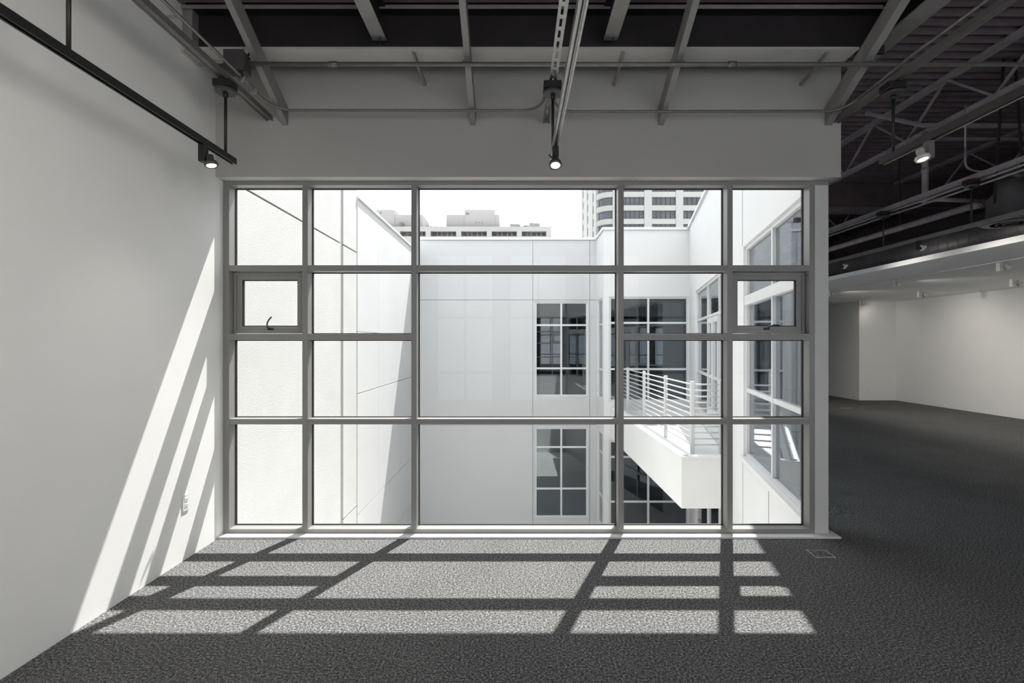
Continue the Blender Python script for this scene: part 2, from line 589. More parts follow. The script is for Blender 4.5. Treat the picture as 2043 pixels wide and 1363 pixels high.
for i in range(5):
    xa, xb = VX[i][1], VX[i + 1][0]
    for j in (1, 2, 3):
        if i == 2 and j == 2: continue
        a, b = ZR[j]
        MB().box(xa, xb, Y0 + 0.0005, Y1, a, b, bev=0.0010).build('transom', 'frame', win)
def gasket_mb(x0, x1, z0, z1, y, t=0.0065, d=0.01):
    mb = MB()
    mb.box(x0, x0 + t, y - d, y + d, z0, z1); mb.box(x1 - t, x1, y - d, y + d, z0, z1)
    mb.box(x0 + t, x1 - t, y - d, y + d, z0, z0 + t); mb.box(x0 + t, x1 - t, y - d, y + d, z1 - t, z1)
    return mb
for i in range(5):
    xa, xb = VX[i][1], VX[i + 1][0]
    rows = [(ZR[0][1], ZR[1][0]), (ZR[1][1], ZR[2][0]), (ZR[2][1], ZR[3][0]), (ZR[3][1], ZR[4][0])]
    if i == 2: rows = [rows[0], (ZR[1][1], ZR[3][0]), rows[3]]
    for j, (za, zb) in enumerate(rows):
        if i in (0, 4) and j == 2:
            # opening vent: sash with its own pane, gasket and cam handle
            s = MB()
            fo, ys0, ys1 = 0.062, 4.262, 4.308
            xs0, xs1, zs0, zs1 = xa + 0.004, xb - 0.004, za + 0.004, zb - 0.004
            s.box(xs0, xs0 + fo, ys0, ys1, zs0, zs1, bev=.001); s.box(xs1 - fo, xs1, ys0, ys1, zs0, zs1, bev=.001)
            s.box(xs0 + fo, xs1 - fo, ys0, ys1, zs0, zs0 + fo * .92, bev=.001); s.box(xs0 + fo, xs1 - fo, ys0, ys1, zs1 - fo * .92, zs1, bev=.001)
            t = 0.022   # raised outer lip of the sash
            s.box(xs0, xs0 + t, ys0 - .012, ys0, zs0, zs1); s.box(xs1 - t, xs1, ys0 - .012, ys0, zs0, zs1)
            s.box(xs0 + t, xs1 - t, ys0 - .012, ys0, zs0, zs0 + t); s.box(xs0 + t, xs1 - t, ys0 - .012, ys0, zs1 - t, zs1)
            so = s.build('vent_sash', 'frame', win)
            MB().box(xs0 + fo, xs1 - fo, YG - .003, YG + .003, zs0 + fo * .92, zs1 - fo * .92).build('pane', 'tintglass', so)
            gasket_mb(xs0 + fo, xs1 - fo, zs0 + fo * .92, zs1 - fo * .92, YG - 0.012).build('gasket', 'gasket', so)
            h = MB()
            xm = at(540, 655, 4.25).x if i == 0 else at(1530, 655, 4.25).x
            zb_ = at(540, 656, 4.25).z
            h.box(xm - .02, xm + .02, 4.236, 4.262, zb_ - .009, zb_ + .006, bev=.002)
            h.tube([(xm, 4.25, zb_), (xm, 4.226, zb_ + .004)], .007, 8)
            if i == 0:
                pts = arc((xm - .005, 4.226, zb_), (xm + .024, 4.216, zb_ + .095), (xm - .034, 4.214, zb_ + .04))
            else:
                pts = arc((xm - .012, 4.226, zb_), (xm + .088, 4.218, zb_ + .024), (xm + .02, 4.212, zb_ + .042))
            h.tube(pts, .0058, 8)
            h.build('cam_handle', 'handle', so)
        else:
            p = MB().box(xa, xb, YG - .003, YG + .003, za, zb).build('pane', 'tintglass', win)
            gasket_mb(xa, xb, za, zb, YG).build('gasket', 'gasket', p)

sb = MB()
sb.hexa([(XL, YH + .02, 0), (2.53, YH + .02, 0), (2.53, 4.40, 0), (XL, 4.19, 0), (XL, YH + .02, .0157), (2.53, YH + .02, .0157), (2.53, 4.40, .0157), (XL, 4.19, .0157)])
sb = MB(); sb.box(XL, 2.53, 4.108, 4.189, 0.0, 0.0157, bev=.0015); sb.box(2.37, 2.53, 4.189, 4.42, 0.0, 0.0157)
struct(sb.build('trim_1', 'sill'), 'white sill board along the foot of the window grid')
# ------------------------------------------------------------------ outside: courtyard
gnd = struct(MB().box(-150, 150, 4.3, 260, -3.9, -3.7).build('ground', 'ground'), 'pale ground of the courtyard and the city')

XW, YA = -2.88, 14.8
cw = thing('courtyard_wall', (XW, 4.31, -3.7), 'tall sunlit white stucco wall with grooves outside the window', 'wall')
fX = lambda u, v, z: (XW + v, u, z)       # u runs away along the wall, v towards the courtyard
for (a, b) in ((4.31, 8.57), (8.72, 9.45)):
    for (c, d) in ((-3.7, -1.392), (-1.374, 3.155), (3.177, 5.6)):
        MB().box(a, b, -0.03, 0.0, c, d, f=fX, bev=.004).build('stucco_panel', 'stucco', cw)
MB().box(4.31, 9.45, -0.25, -0.036, -3.7, 5.6, f=fX).build('backing', 'channel', cw)
MB().box(8.571, 8.719, -0.035, -0.020, -3.7, 5.6, f=fX).build('channel_strip', 'channel', cw)

lw = thing('parapet_wall', (XW, 9.45, -3.7), 'lower smooth white panel wall with metal coping behind the stucco', 'wall')
for (a, b) in ((9.455, 10.866), (10.874, 14.8)):
    for (c, d) in ((-3.7, -2.776), (-2.764, -1.566), (-1.554, 0.624), (0.636, 1.744), (1.752, 4.14)):
        MB().box(a, b, -0.03, 0.012, c, d, f=fX, bev=.002).build('facade_panel', 'panelleft', lw)
MB().box(9.45, 14.8, -0.25, -0.034, -3.7, 4.14, f=fX).build('backing', 'channel', lw)
MB().box(9.455, 14.9, -0.27, 0.045, 4.141, 4.19, f=fX, bev=.004).build('coping', 'panel', lw)

# the facing block: wall A, return B and bay C
blk = thing('courtyard_building', (1.0, YA, -3.7), 'white panelled building facing the window across the courtyard', 'building')
fA = lambda u, v, z: (u, YA - v, z)       # v towards the camera
WA = [(.494, 1.99, .05, 2.72), (.494, 1.99, -3.36, -.82)]
joints_u = [XW, .437, 2.04, 2.24]
for a, b in zip(joints_u, joints_u[1:]):
    for (c, d) in ((-3.7, -.75), (-.75, 2.77), (2.77, 4.45)):
        ops = [w for w in WA if w[0] > a and w[1] < b and w[2] >= c - .1 and w[3] <= d + .01]
        g = 0.005
        wall_mb(fA, a + g, b - (g if b < 2.2 else 0), -0.05, 0.0, c + g, d - g, ops).build('facade_panel', 'panelgrey', blk)
wall_mb(fA, XW, 2.24, -0.22, -0.056, -3.7, 4.45, WA).build('backing', 'channel', blk)
window_unit(blk, fA, *WA[0], mull=[1.24], trans=[.84, 2.06], v0=-.10, v1=-.03)
window_unit(blk, fA, *WA[1], mull=[1.24], trans=[-2.55, -1.38], v0=-.10, v1=-.03)
YC, XC0 = 13.5, 2.22
fB = lambda u, v, z: (XC0 - v, u, z)
WB = [(13.74, 14.62, .05, 2.74), (13.74, 14.62, -3.36, -.82)]
wall_mb(fB, YC + .201, YA - .001, -0.2, 0.0, -3.7, 4.45, WB).build('return_wall', 'panel', blk)
window_unit(blk, fB, *WB[0], trans=[.84, 2.06], v0=-.10, v1=-.03)
window_unit(blk, fB, *WB[1], trans=[-2.55, -1.38], v0=-.10, v1=-.03)
fC = lambda u, v, z: (u, YC - v, z)
WC = [(2.36, 4.40, .05, 2.74), (2.36, 4.40, -3.36, -.95)]
wall_mb(fC, XC0, 4.45, -0.2, 0.0, -3.7, 4.45, WC).build('bay_wall', 'panel', blk)
window_unit(blk, fC, *WC[0], mull=[3.37], trans=[.88, 2.07], v0=-.10, v1=-.03)
window_unit(blk, fC, *WC[1], mull=[3.37], trans=[-2.53, -1.38], v0=-.10, v1=-.03)
cp = MB()
cp.box(XW, 2.20, -0.24, 0.04, 4.451, 4.52, f=fA)
cp.box(YC + .2, YA - .042, -0.2, 0.04, 4.451, 4.52, f=fB)
cp.box(2.18, 4.5, -0.2, 0.04, 4.4512, 4.52, f=fC)
cp.build('coping', 'panel', blk)
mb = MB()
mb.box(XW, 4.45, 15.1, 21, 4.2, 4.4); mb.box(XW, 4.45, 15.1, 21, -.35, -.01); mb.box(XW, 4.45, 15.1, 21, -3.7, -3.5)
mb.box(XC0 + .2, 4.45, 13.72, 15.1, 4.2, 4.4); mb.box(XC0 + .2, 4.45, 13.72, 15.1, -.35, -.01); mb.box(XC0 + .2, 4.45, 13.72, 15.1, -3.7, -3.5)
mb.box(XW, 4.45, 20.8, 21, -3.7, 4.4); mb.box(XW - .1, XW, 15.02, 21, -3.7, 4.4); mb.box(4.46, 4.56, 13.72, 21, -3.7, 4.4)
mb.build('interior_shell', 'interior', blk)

# the glazed wing on the slant (local: x along, y out to the courtyard, z up)
ang = math.atan2(1, WS)
wing = thing('glazed_wing', (wing_x(4.31), 4.31, 0), 'white slanted wing with tall grid windows beside the balcony', 'building', rotz=ang, local=True)
U = lambda y: (y - 4.31) * WLEN
ops_w = [(0.06, 2.67, .05, 2.80), (3.45, 8.08, .05, 2.74), (3.45, 8.08, -3.36, -1.0)]
wall_mb(None, 0.0, 9.41, -0.12, 0.0, -3.7, 4.49, ops_w).build('wing_wall', 'panel', wing)
MB().box(0.0, 9.41, -0.14, 0.045, 4.491, 4.56).build('coping', 'panel', wing)
MB().box(0.0, 2.75, 0.0, 0.03, -0.02, 0.045).build('sill_ledge', 'panel', wing)
window_unit(wing, None, 0.06, 2.67, .05, 2.80, mull=[1.35], trans=[.92], v0=-.11, v1=-.03, fw=.045, glass='wingglass')
MB().box(0.06, 2.67, -.10, -.012, 2.03, 2.15).build('transom_band', 'extframe', wing)
window_unit(wing, None, 3.45, 8.08, .05, 2.74, mull=[4.90, 6.34], trans=[.90, 2.07], v0=-.11, v1=-.03, fw=.05, glass='wingglass')
dl = MB()
for (a, b) in ((4.95, 5.6), (5.64, 6.29)):
    dl.box(a, a + .09, -.07, -.02, .1, 2.03); dl.box(b - .09, b, -.07, -.02, .1, 2.03)
    dl.box(a + .09, b - .09, -.07, -.02, .1, .3); dl.box(a + .09, b - .09, -.07, -.02, 1.93, 2.03)
dl.build('glass_door_frame', 'extframe', wing)
window_unit(wing, None, 3.45, 8.08, -3.36, -1.0, mull=[4.90, 6.34], trans=[-2.53], v0=-.11, v1=-.03)
for u in (1.35, 2.7):
    MB().box(u - .006, u + .006, 0.0005, 0.004, -3.7, 0.0).build('panel_joint', 'channel', wing)
MB().box(2.72, 2.732, 0.0005, 0.004, 2.82, 4.49).build('panel_joint', 'channel', wing)
# lower storey body behind the wing
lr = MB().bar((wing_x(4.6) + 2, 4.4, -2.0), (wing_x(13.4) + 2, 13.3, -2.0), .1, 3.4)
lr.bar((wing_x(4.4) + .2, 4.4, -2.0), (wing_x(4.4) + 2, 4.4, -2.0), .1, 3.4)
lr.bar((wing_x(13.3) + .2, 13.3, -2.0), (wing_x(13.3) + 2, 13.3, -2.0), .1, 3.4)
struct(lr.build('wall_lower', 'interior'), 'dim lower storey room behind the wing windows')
pw = MB().bar((wing_x(13.52) + .12, 13.52, 2.1), (wing_x(YE) + .12, YE, 2.1), .2, 4.9)
struct(pw.build('wall_party', 'wall'), 'inner wall behind the courtyard bay')

# balcony with its railing
XBAL, YBAL = 2.40, 7.69
def bal_poly(x0, y0, y1, e=0.0):
    return [(x0, y0), (wing_x(y0) - .01, y0), (wing_x(y1) - .01, y1), (x0, y1)]
bal = thing('balcony', (XBAL, YBAL, -.88), 'white concrete balcony wedged between the facing block and the slanted wing', 'balcony')
MB().prism(bal_poly(XBAL, YBAL, YC - .01), -.88, -.17).build('slab', 'balcony', bal)
MB().prism(bal_poly(XBAL + .0, YBAL, YBAL + .14), -.169, -.12).build('kerb', 'balcony', bal)
MB().box(XBAL, XBAL + .2, YBAL + .141, YC - .01, -.169, -.12).build('kerb', 'balcony', bal)
MB().box(XBAL + .03, XBAL + .10, YBAL + .03, YC - .01, -.119, -.095).build('cap_strip', 'balcony', bal)
rl = thing('balcony_railing', (2.71, 8.12, -.12), 'white metal railing of thin horizontal bars on the balcony edge', 'railing')
XRL = 2.70
posts = [(XRL, 8.12), (XRL, 9.57), (XRL, 11.2), (XRL, 12.85), (wing_x(8.12) - .10, 8.12)]
for (x, y) in posts:
    MB().box(x - .028, x + .028, y - .028, y + .028, -.168, .95, bev=.003).build('post', 'rail', rl)
for k in range(11):
    z = .90 - .093 * k
    MB().tube([(XRL, 8.12, z), (XRL, YC - .02, z)], .012, 8).build('rail_bar', 'rail', rl)
    MB().tube([(XRL, 8.12, z), (wing_x(8.12) - .06, 8.12, z)], .012, 8).build('rail_bar', 'rail', rl)

# ------------------------------------------------------------------ outside: far buildings
YF = 110.0
def fx(px): return (px - 1032) * YF / FPX
def fz(py): return CAM_H + (687 - py) * YF / FPX
apt = thing('apartment_building', (fx(950), YF, -3.7), 'pale stepped roof apartment block beyond the courtyard parapet', 'building')
fF = lambda u, v, z: (u, YF - v, z)
aw = [(fx(a), fx(b), fz(471.5), fz(461.3)) for a, b in ((798, 849), (859, 910), (920, 971), (981, 1031), (1041, 1090))]
aw2 = [(a, b, c - 3.3, d - 3.3) for a, b, c, d in aw]
wall_mb(fF, fx(740), fx(1100), -1.2, 0, -3.7, fz(452), aw + aw2).build('front_wall', 'hotel', apt)
MB().box(fx(740), fx(1100), -14, -3.2, -3.7, fz(452), f=fF).build('rear_body', 'hotel', apt)
MB().box(fx(740), fx(1100), -3.2, -1.21, fz(457), fz(452), f=fF).build('roof_edge', 'hotel', apt)
for n, (a, b, c, d) in enumerate(aw + aw2):
    w = MB()
    w.box(a, b, -1.9, -1.7, c, d, f=fF)
    wo = w.build('window', 'hotelin', apt)
    m2 = MB()
    for q in (0.0, .22, .4, .62, .8, 1.0):
        x = a + (b - a) * q
        m2.box(x - .12, x + .12, -1.69, -1.5, c, d, f=fF)
    m2.box(a, b, -1.69, -1.5, c + .0, c + .15, f=fF)
    m2.build('window_frame', 'hotel', wo)
    g = MB().box(a + (b - a) * (.25 if n % 2 else .45), b - (b - a) * .05, -1.6, -1.55, c + .15, d - .1, f=fF)
    g.build('pane', 'towerglass', wo)
for (a, b, c) in ((888, 995, 424), (925, 986, 414), (783, 840, 424), (746, 783, 414)):
    yb = 6.5 if c == 424 else 6.0
    MB().box(fx(a), fx(b), -10, -2 if c == 424 else -1.9, fz(452) + .01, fz(c), f=fF).build('penthouse', 'hotel', apt)
v = MB()
v.box(fx(928), fx(934), -1.9, -1.85, fz(424), fz(420), f=fF); v.box(fx(753), fx(757), -1.9, -1.85, fz(422), fz(419), f=fF)
for q in (948, 954.5, 960.5):
    v.box(fx(q) - .09, fx(q) + .09, -1.9, -1.82, fz(440.5), fz(439), f=fF)
v.build('wall_vent', 'hoteldark', apt)
def roof_rail(x0, x1, zb, h, step=5.5, v=-1.0):
    mb = MB()
    n = max(2, int((x1 - x0) / (step * YF / FPX)) + 1)
    for k in range(n):
        x = x0 + (x1 - x0) * k / (n - 1)
        mb.box(x - .03, x + .03, v - .03, v + .03, zb, zb + h, f=fF)
    mb.box(x0, x1, v - .025, v + .025, zb + h - .05, zb + h, f=fF)
    mb.box(x0, x1, v - .025, v + .025, zb + h * .5, zb + h * .5 + .05, f=fF)
    mb.build('roof_railing', 'hotel', apt)
roof_rail(fx(838), fx(888), fz(452), .7)
roof_rail(fx(996), fx(1097), fz(452), .75, 12)
roof_rail(fx(925), fx(986), fz(414), .75, 14, -2.6)
roof_rail(fx(746), fx(783), fz(414), .75, 12, -2.6)
for (a, b, t) in ((1017, 1038, 441), (1057, 1078, 439)):
    x0, x1 = fx(a), fx(b)
    mb = MB()
    mb.hexa([fF(x0 + .3, -4.5, fz(452)), fF(x1, -4.5, fz(452)), fF(x1, -2.5, fz(452)), fF(x0 + .3, -2.5, fz(452)),
             fF(x0, -4.5, fz(t)), fF(x1, -4.5, fz(t + 1.5)), fF(x1, -2.5, fz(t + 1.5)), fF(x0, -2.5, fz(t))])
    mb.build('roof_unit', 'hotel', apt)
rnd = random.Random(3)
mb = MB()
for (a, b) in ((842, 886), (1015, 1055)):
    for k in range(9):
        x = fx(rnd.uniform(a, b)); w = rnd.uniform(.15, .5); h = rnd.uniform(.2, .7)
        mb.box(x - w, x + w, -3, -2.3, fz(452), fz(452) + h, f=fF)
for k in range(8):
    x = fx(rnd.uniform(929, 975)); h = rnd.uniform(.2, .6)
    mb.box(x - .25, x + .25, -5, -4.4, fz(414), fz(414) + h, f=fF)
for k in range(4):
    x = fx(rnd.uniform(764, 782)); h = rnd.uniform(.2, .5)
    mb.box(x - .25, x + .25, -5, -4.4, fz(414), fz(414) + h, f=fF)
mb.box(fx(795), fx(801), -1.8, -1.2, fz(452), fz(441), f=fF)
u_ = mb.build('roof_clutter', 'hoteldark', apt); u_['kind'] = 'stuff'

YT = 130.0
def tx(px): return (px - 1032) * YT / FPX
def tz(py): return CAM_H + (687 - py) * YT / FPX
tower = thing('tower_block', (tx(1300), YT, -3.7), 'white high rise tower with rounded corner and dark strip windows', 'building')
TX0, TX1, TD, TR = tx(1194), tx(1470), 34.0, 3.4
def tower_poly(e):
    pts = []
    x0, y0 = TX0 + e, YT + e
    r = TR - e * .5
    for k in range(9):
        a = PI + (PI / 2) * k / 8
        pts.append((x0 + r + r * math.cos(a), y0 + r + r * math.sin(a)))
    pts += [(TX1 - e, y0), (TX1 - e, YT + TD - e), (x0, YT + TD - e)]
    return pts
PER = 27 * YT / FPX
zrow0 = tz(436.6)
WH = 16.8 * YT / FPX
rows_t = [zrow0 + PER * k for k in range(-11, 6)]
MB().prism(tower_poly(.55), -3.7, rows_t[-1] + 3).build('glass_core', 'towerglass', tower)
prev = -3.7
for z in rows_t + [None]:
    top = z if z is not None else rows_t[-1] + WH + 2.5
    MB().prism(tower_poly(0), prev, top).build('spandrel', 'towerwhite', tower)
    prev = (z + WH) if z is not None else None
zt = rows_t[-1] + WH
for (a, b) in ((1222.5, 1230.5), (1285.5, 1300.5), (1348.6, 1363), (1411, 1426)):
    MB().box(tx(a), tx(b), YT - .12, YT + .9, -3.7, zt).build('pier', 'towerwhite', tower)
# side: piers between slit windows
ys = [YT + TR]
for px in (1184, 1173, 1164):
    yc = (TX0) * FPX / (px - 1032)
    ys += [yc - 1.1, yc + 1.1]
ys.append(YT + TD)
for k in range(0, len(ys), 2):
    MB().box(TX0 - .1, TX0 + .9, ys[k], ys[k + 1], -3.7, zt).build('side_pier', 'towerwhite', tower)
mm = MB()
for (a, b, n) in ((1230.5, 1285.5, 6), (1300.5, 1348.6, 5), (1363, 1411, 5)):
    for k in range(1, n):
        x = tx(a + (b - a) * k / n)
        for z in rows_t[7:]:
            mm.box(x - .05, x + .05, YT + .45, YT + .56, z, z + WH)
for k in (2, 3.5, 5, 6.5):
    a = PI + (PI / 2) * k / 8
    x, y = TX0 + .5 + TR + (TR - .2) * math.cos(a), YT + .5 + TR + (TR - .2) * math.sin(a)
    for z in rows_t[7:]:
        mm.box(x - .05, x + .05, y - .05, y + .05, z, z + WH)
mo = mm.build('window_mullions', 'steel', tower); mo['kind'] = 'stuff'

# ------------------------------------------------------------------ steel under the roof
ZG = 3.58
gir = thing('steel_girder', (XL, 3.76, ZG), 'dark steel girder spanning above the window wall', 'girder')
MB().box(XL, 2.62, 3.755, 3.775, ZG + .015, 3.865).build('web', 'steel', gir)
MB().box(XL, 2.62, 3.67, 3.86, 3.865, 3.882).build('top_flange', 'steel', gir)
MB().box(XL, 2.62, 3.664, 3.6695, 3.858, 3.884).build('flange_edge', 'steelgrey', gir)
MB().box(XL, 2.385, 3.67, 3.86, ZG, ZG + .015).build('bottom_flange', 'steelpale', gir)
MB().box(XL, XL + .07, 3.68, 3.755, ZG + .0151, 3.864).build('end_stiffener', 'steelgrey', gir)
g2 = thing('far_girder', (6, 10.2, 4.11), 'deep dark girder crossing under the plum deck', 'girder')
MB().box(wing_x(10.2) + .25, 9.1, 10.04, 10.10, 4.13, 4.598).build('web', 'deck', g2)
MB().box(wing_x(10.2) + .25, 9.1, 10.02, 10.48, 4.11, 4.13).build('bottom_flange', 'joist', g2)

raf_lab = ['dark sloped rafter beside the junction box', 'dark sloped rafter nearest left of the slotted strut', 'dark sloped rafter just right of the central light track', 'dark sloped rafter at the right end of the header wall']
for n, x in enumerate((-1.80, -.343, 1.115, 2.415)):
    w = .042 if n < 3 else .055
    mb = MB()
    zb = lambda y: 3.22 + .536 * (YH - y)
    h = .135
    yt = YH - (3.884 - 3.22 - h) / .536
    yb_ = YH - (3.884 - 3.22) / .536
    pr = [(YH, 3.22), (YH, 3.22 + h), (yt, 3.884), (yb_, 3.884)]
    a = [mb.bm.verts.new((x - w / 2, y, z)) for y, z in pr]
    b = [mb.bm.verts.new((x + w / 2, y, z)) for y, z in pr]
    mb.bm.faces.new(a); mb.bm.faces.new(b[::-1])
    for k in range(4):
        mb.bm.faces.new((a[k], a[(k + 1) % 4], b[(k + 1) % 4], b[k]))
    tag(mb.build('sloped_rafter', 'steelgrey'), raf_lab[n], 'rafter', 'sloped rafters over the window')
pur_lab = ['wide flat roof beam left of the slotted strut', 'wide flat roof beam right of the slotted strut', 'wide flat roof beam over the corner of the header wall']
for n, x in enumerate((-.967, .655, 2.62)):
    p = thing('roof_beam', (x, 3.0, 3.655), pur_lab[n], 'beam', 'flat beams framing into the girder')
    ye = 3.70 if n < 2 else 4.08
    hw = .048 if n < 2 else .075
    MB().box(x - hw, x + hw, -2.0, ye, 3.655, 3.667).build('bottom_flange', 'steelgrey', p)
    MB().box(x - .006, x + .006, -2.0, ye, 3.667, 3.872).build('web', 'steel', p)
    MB().box(x - hw, x + hw, -2.0, ye, 3.872, 3.882).build('top_flange', 'steel', p)
    if n < 2:
        MB().tube([(x + .01, 3.66, 3.655), (x + .01, 3.66, 3.60)], .004, 6).build('hanger_stub', 'steel', p)
kick = [('thin angle brace left of the middle rafter', -.734, -.714), ('thin angle brace right of the slotted strut', .745, .752), ('thin angle brace near the corner rafter', 2.18, 2.20)]
for (lab, xa, xb) in kick:
    tag(MB().bar((xa, 3.70, ZG - .012), (xb, YH, 3.535), .018, .022).build('angle_brace', 'steelgrey'), lab, 'brace', 'thin braces under the girder')

# ledger on the left wall
tag(MB().box(XL, XL + .022, 3.665, 3.86, 3.555, 3.579).build('wall_ledger', 'walldim'), 'short pale ledger plate under the girder end', 'ledger')

# open web joists on the right
def joist(x, y0, y1, zt, zb, label, pl=1.24, ph=0.0):
    j = thing('bar_joist', (x, y0, zb), label, 'joist', 'open web bar joists')
    MB().box(x - .045, x + .045, y0, y1, zt - .05, zt).build('top_chord', 'joist', j)
    MB().box(x - .04, x + .04, y0, y1, zb, zb + .045).build('bottom_chord', 'joist', j)
    y = y0 + ph
    while y + pl < y1:
        MB().bar((x, y, zb + .03), (x, y + pl / 2, zt - .03), .024, .024).build('web_bar', 'joist', j)
        MB().bar((x, y + pl / 2, zt - .03), (x, y + pl, zb + .03), .024, .024).build('web_bar', 'joist', j)
        y += pl
    return j
joist(4.93, 2.6, 10.0, 4.595, 4.05, 'plum bar joist nearest the corner rafter', ph=.35)
joist(7.2, 2.6, 10.0, 4.595, 4.05, 'plum bar joist behind the big vertical pipe', ph=.2)
joist(4.93, 10.5, 14.0, 4.595, 4.05, 'far bar joist beyond the deep girder next to the window post')
joist(7.2, 10.5, 17.9, 4.595, 4.05, 'far bar joist beyond the deep girder above the duct')
br = thing('joist_bridging', (4.7, 6.04, 4.05), 'bent bridging angle running across between the joists', 'bridging')
MB().bar((4.66, 6.04, 4.03), (9.05, 6.04, 4.03), .04, .035).build('horizontal_angle', 'joist', br)
MB().bar((4.66, 6.04, 4.03), at(1727, 226, 6.04), .03, .03).build('inclined_angle', 'joist', br)
st = MB()
for k in range(34):
    x = 4.9 + k * .12
    st.box(x, x + .07, 6.42, 6.46, 4.01, 4.015)
st.box(4.9, 9.05, 6.42, 6.425, 4.01, 4.045); st.box(4.9, 9.05, 6.455, 6.46, 4.01, 4.045)
tag(st.build('slotted_channel', 'joist'), 'slotted channel running across behind the bridging angle', 'channel')

# ------------------------------------------------------------------ struts, tracks, lamps
def strut(x, y0, y1, zb, mat, label, slots=False):
    s = thing('strut_channel', (x, y0, zb), label, 'strut', 'ceiling strut channels')
    w, h, t = .041, .041, .0035
    mb = MB()
    mb.box(x - w / 2, x - w / 2 + t, y0, y1, zb, zb + h); mb.box(x + w / 2 - t, x + w / 2, y0, y1, zb, zb + h)
    mb.box(x - w / 2 + t, x - w / 2 + .011, y0, y1, zb + h - t, zb + h); mb.box(x + w / 2 - .011, x + w / 2 - t, y0, y1, zb + h - t, zb + h)
    mb.box(x - w / 2 - .004, x - w / 2, y0, y1, zb - .002, zb + .006); mb.box(x + w / 2, x + w / 2 + .004, y0, y1, zb - .002, zb + .006)
    mb.build('side_rails', mat, s)
    wb = MB()
    if slots:
        a, b = x - w / 2 + t, x + w / 2 - t
        wb.box(a, x - .008, y0, y1, zb + .006, zb + .009); wb.box(x + .008, b, y0, y1, zb + .006, zb + .009)
        y = y0
        while y < y1:
            wb.box(x - .008, x + .008, y, min(y + .035, y1), zb + .006, zb + .009); y += .105
    else:
        wb.box(x - w / 2 + t, x + w / 2 - t, y0, y1, zb + .006, zb + .009)
    wb.build('web_plate', mat, s)
    return s

TZ = 2.75
XS = [-1.92, .236, 2.47, 4.73]
strut(XS[0], -1.0, YH, 3.255, 'conduit', 'dark strut channel above the track along the white wall')
strut(XS[1], -1.0, 3.58, 3.255, 'galv', 'bright slotted strut above the central light track', True)
strut(XS[1] - .012, 3.62, YH, 3.235, 'conduit', 'short strut stub on the wall behind the round canopy', True)
strut(XS[2], -1.0, YH, 3.235, 'conduit', 'strut channel above the light track by the corner rafter')
strut(XS[3], 2.0, 10.0, 3.235, 'joist', 'strut channel above the light track along the duct')

def track(x, y0, y1, rods, canopy, matt, label, rodtop=3.255, lip=None):
    t = thing('light_track', (x, y1, TZ), label, 'light track', 'suspended light tracks')
    w = .036
    mb = MB()
    mb.box(x - w / 2, x + w / 2, y0, y1, TZ, TZ + .028)
    mb.box(x - w / 2, x - w / 2 + .009, y0, y1, TZ - .012, TZ); mb.box(x + w / 2 - .009, x + w / 2, y0, y1, TZ - .012, TZ)
    mb.build('rail', matt, t)
    MB().box(x - .003, x + .003, y0, y1 - .02, TZ - .004, TZ).build('conductor_strip', 'slot', t)
    if lip:
        MB().box(x + w / 2 + .0005, x + w / 2 + .005, y0, y1, TZ - .013, TZ - .003).build('lip_strip', lip, t)
    for y in rods:
        MB().tube([(x, y, TZ + .02), (x, y, rodtop)], .0095, 10).build('hanger_rod', 'black', t)
    for y in canopy:
        MB().box(x - .062, x + .055, y - .05, y + .05, rodtop - .05, rodtop - .002, bev=.004).build('canopy_box', 'black', t)
        MB().lathe([(.066, 0), (.066, .018), (.05, .024)], (x, y, rodtop - .076), n=28).build('canopy_disc', 'box', t)
        MB().lathe([(.016, 0), (.016, .03)], (x, y, rodtop - .105), n=12).build('rod_collar', 'black', t)
    return t
track(XS[0], -1.0, 3.57, [2.2525, 3.464], [3.464], 'black', 'black suspended light track along the white wall', 3.252)
track(XS[1], -1.0, 3.52, [3.49], [3.49], 'galv', 'bright suspended light track in the middle of the window bay', 3.252)
track(XS[2], -1.0, 3.57, [3.458], [3.458], 'box', 'suspended light track in front of the open joists', 3.232, 'lampwhite')
track(XS[3], 2.0, 9.0, [5.48, 6.80, 8.4], [5.48, 6.80], 'conduit', 'suspended light track along the grey duct', 3.232)

def spotlight(x, y, zt, head, hl, mat_body, mat_head, label, group, energy, aim, s=1.0, name='track_spotlight', lamp=True, soft=.025):
    """adapter box on the track, curved arm, lamp head with flange and glowing lens"""
    t = thing(name, (x, y, zt - .2), label, 'spotlight', group)
    MB().box(x - .019 * s, x + .019 * s, y - .024 * s, y + .024 * s, zt - .105 * s, zt, bev=.002).build('adapter_box', mat_body, t)
    h = Vector(head)
    ax = -Vector(aim).normalized()
    MB().lathe([(.018 * s, .05 * s), (.022 * s, .047 * s), (.022 * s, .012 * s), (.037 * s, .004 * s), (.040 * s, -.006 * s), (.038 * s, -.018 * s), (.031 * s, -.02 * s), (.029 * s, -.012 * s)], h, ax, 24).build('lamp_head', mat_head, t)
    MB().lathe([(.028 * s, -.0165 * s), (.02 * s, -.019 * s), (0, -.02 * s)], h, ax, 20).build('lens', 'lens', t)
    p0 = Vector((x, y, zt - .10 * s))
    top = h + ax * .03 * s
    side = (top - p0); side.z = 0
    c = p0 + side * .5 + Vector((0, 0, .03 * s))
    MB().tube(arc(p0 + Vector((0, 0, .02 * s)), top, c), .004 * s, 6).build('arm', mat_body, t)
    if lamp:
        ld = bpy.data.lights.new('spot_lamp', 'SPOT')
        ld.energy = energy; ld.spot_size = math.radians(125); ld.spot_blend = 1.0; ld.shadow_soft_size = soft
        ld.color = (1.0, .95, .87)
        lo = bpy.data.objects.new('spot_lamp', ld); COL.objects.link(lo)
        lo.parent = t
        lo.location = h - ax * .03 * s - Vector((x, y, zt - .2))
        lo.rotation_euler = (-ax).to_track_quat('-Z', 'Y').to_euler()
    return t
TG = 'spotlights on the suspended tracks'
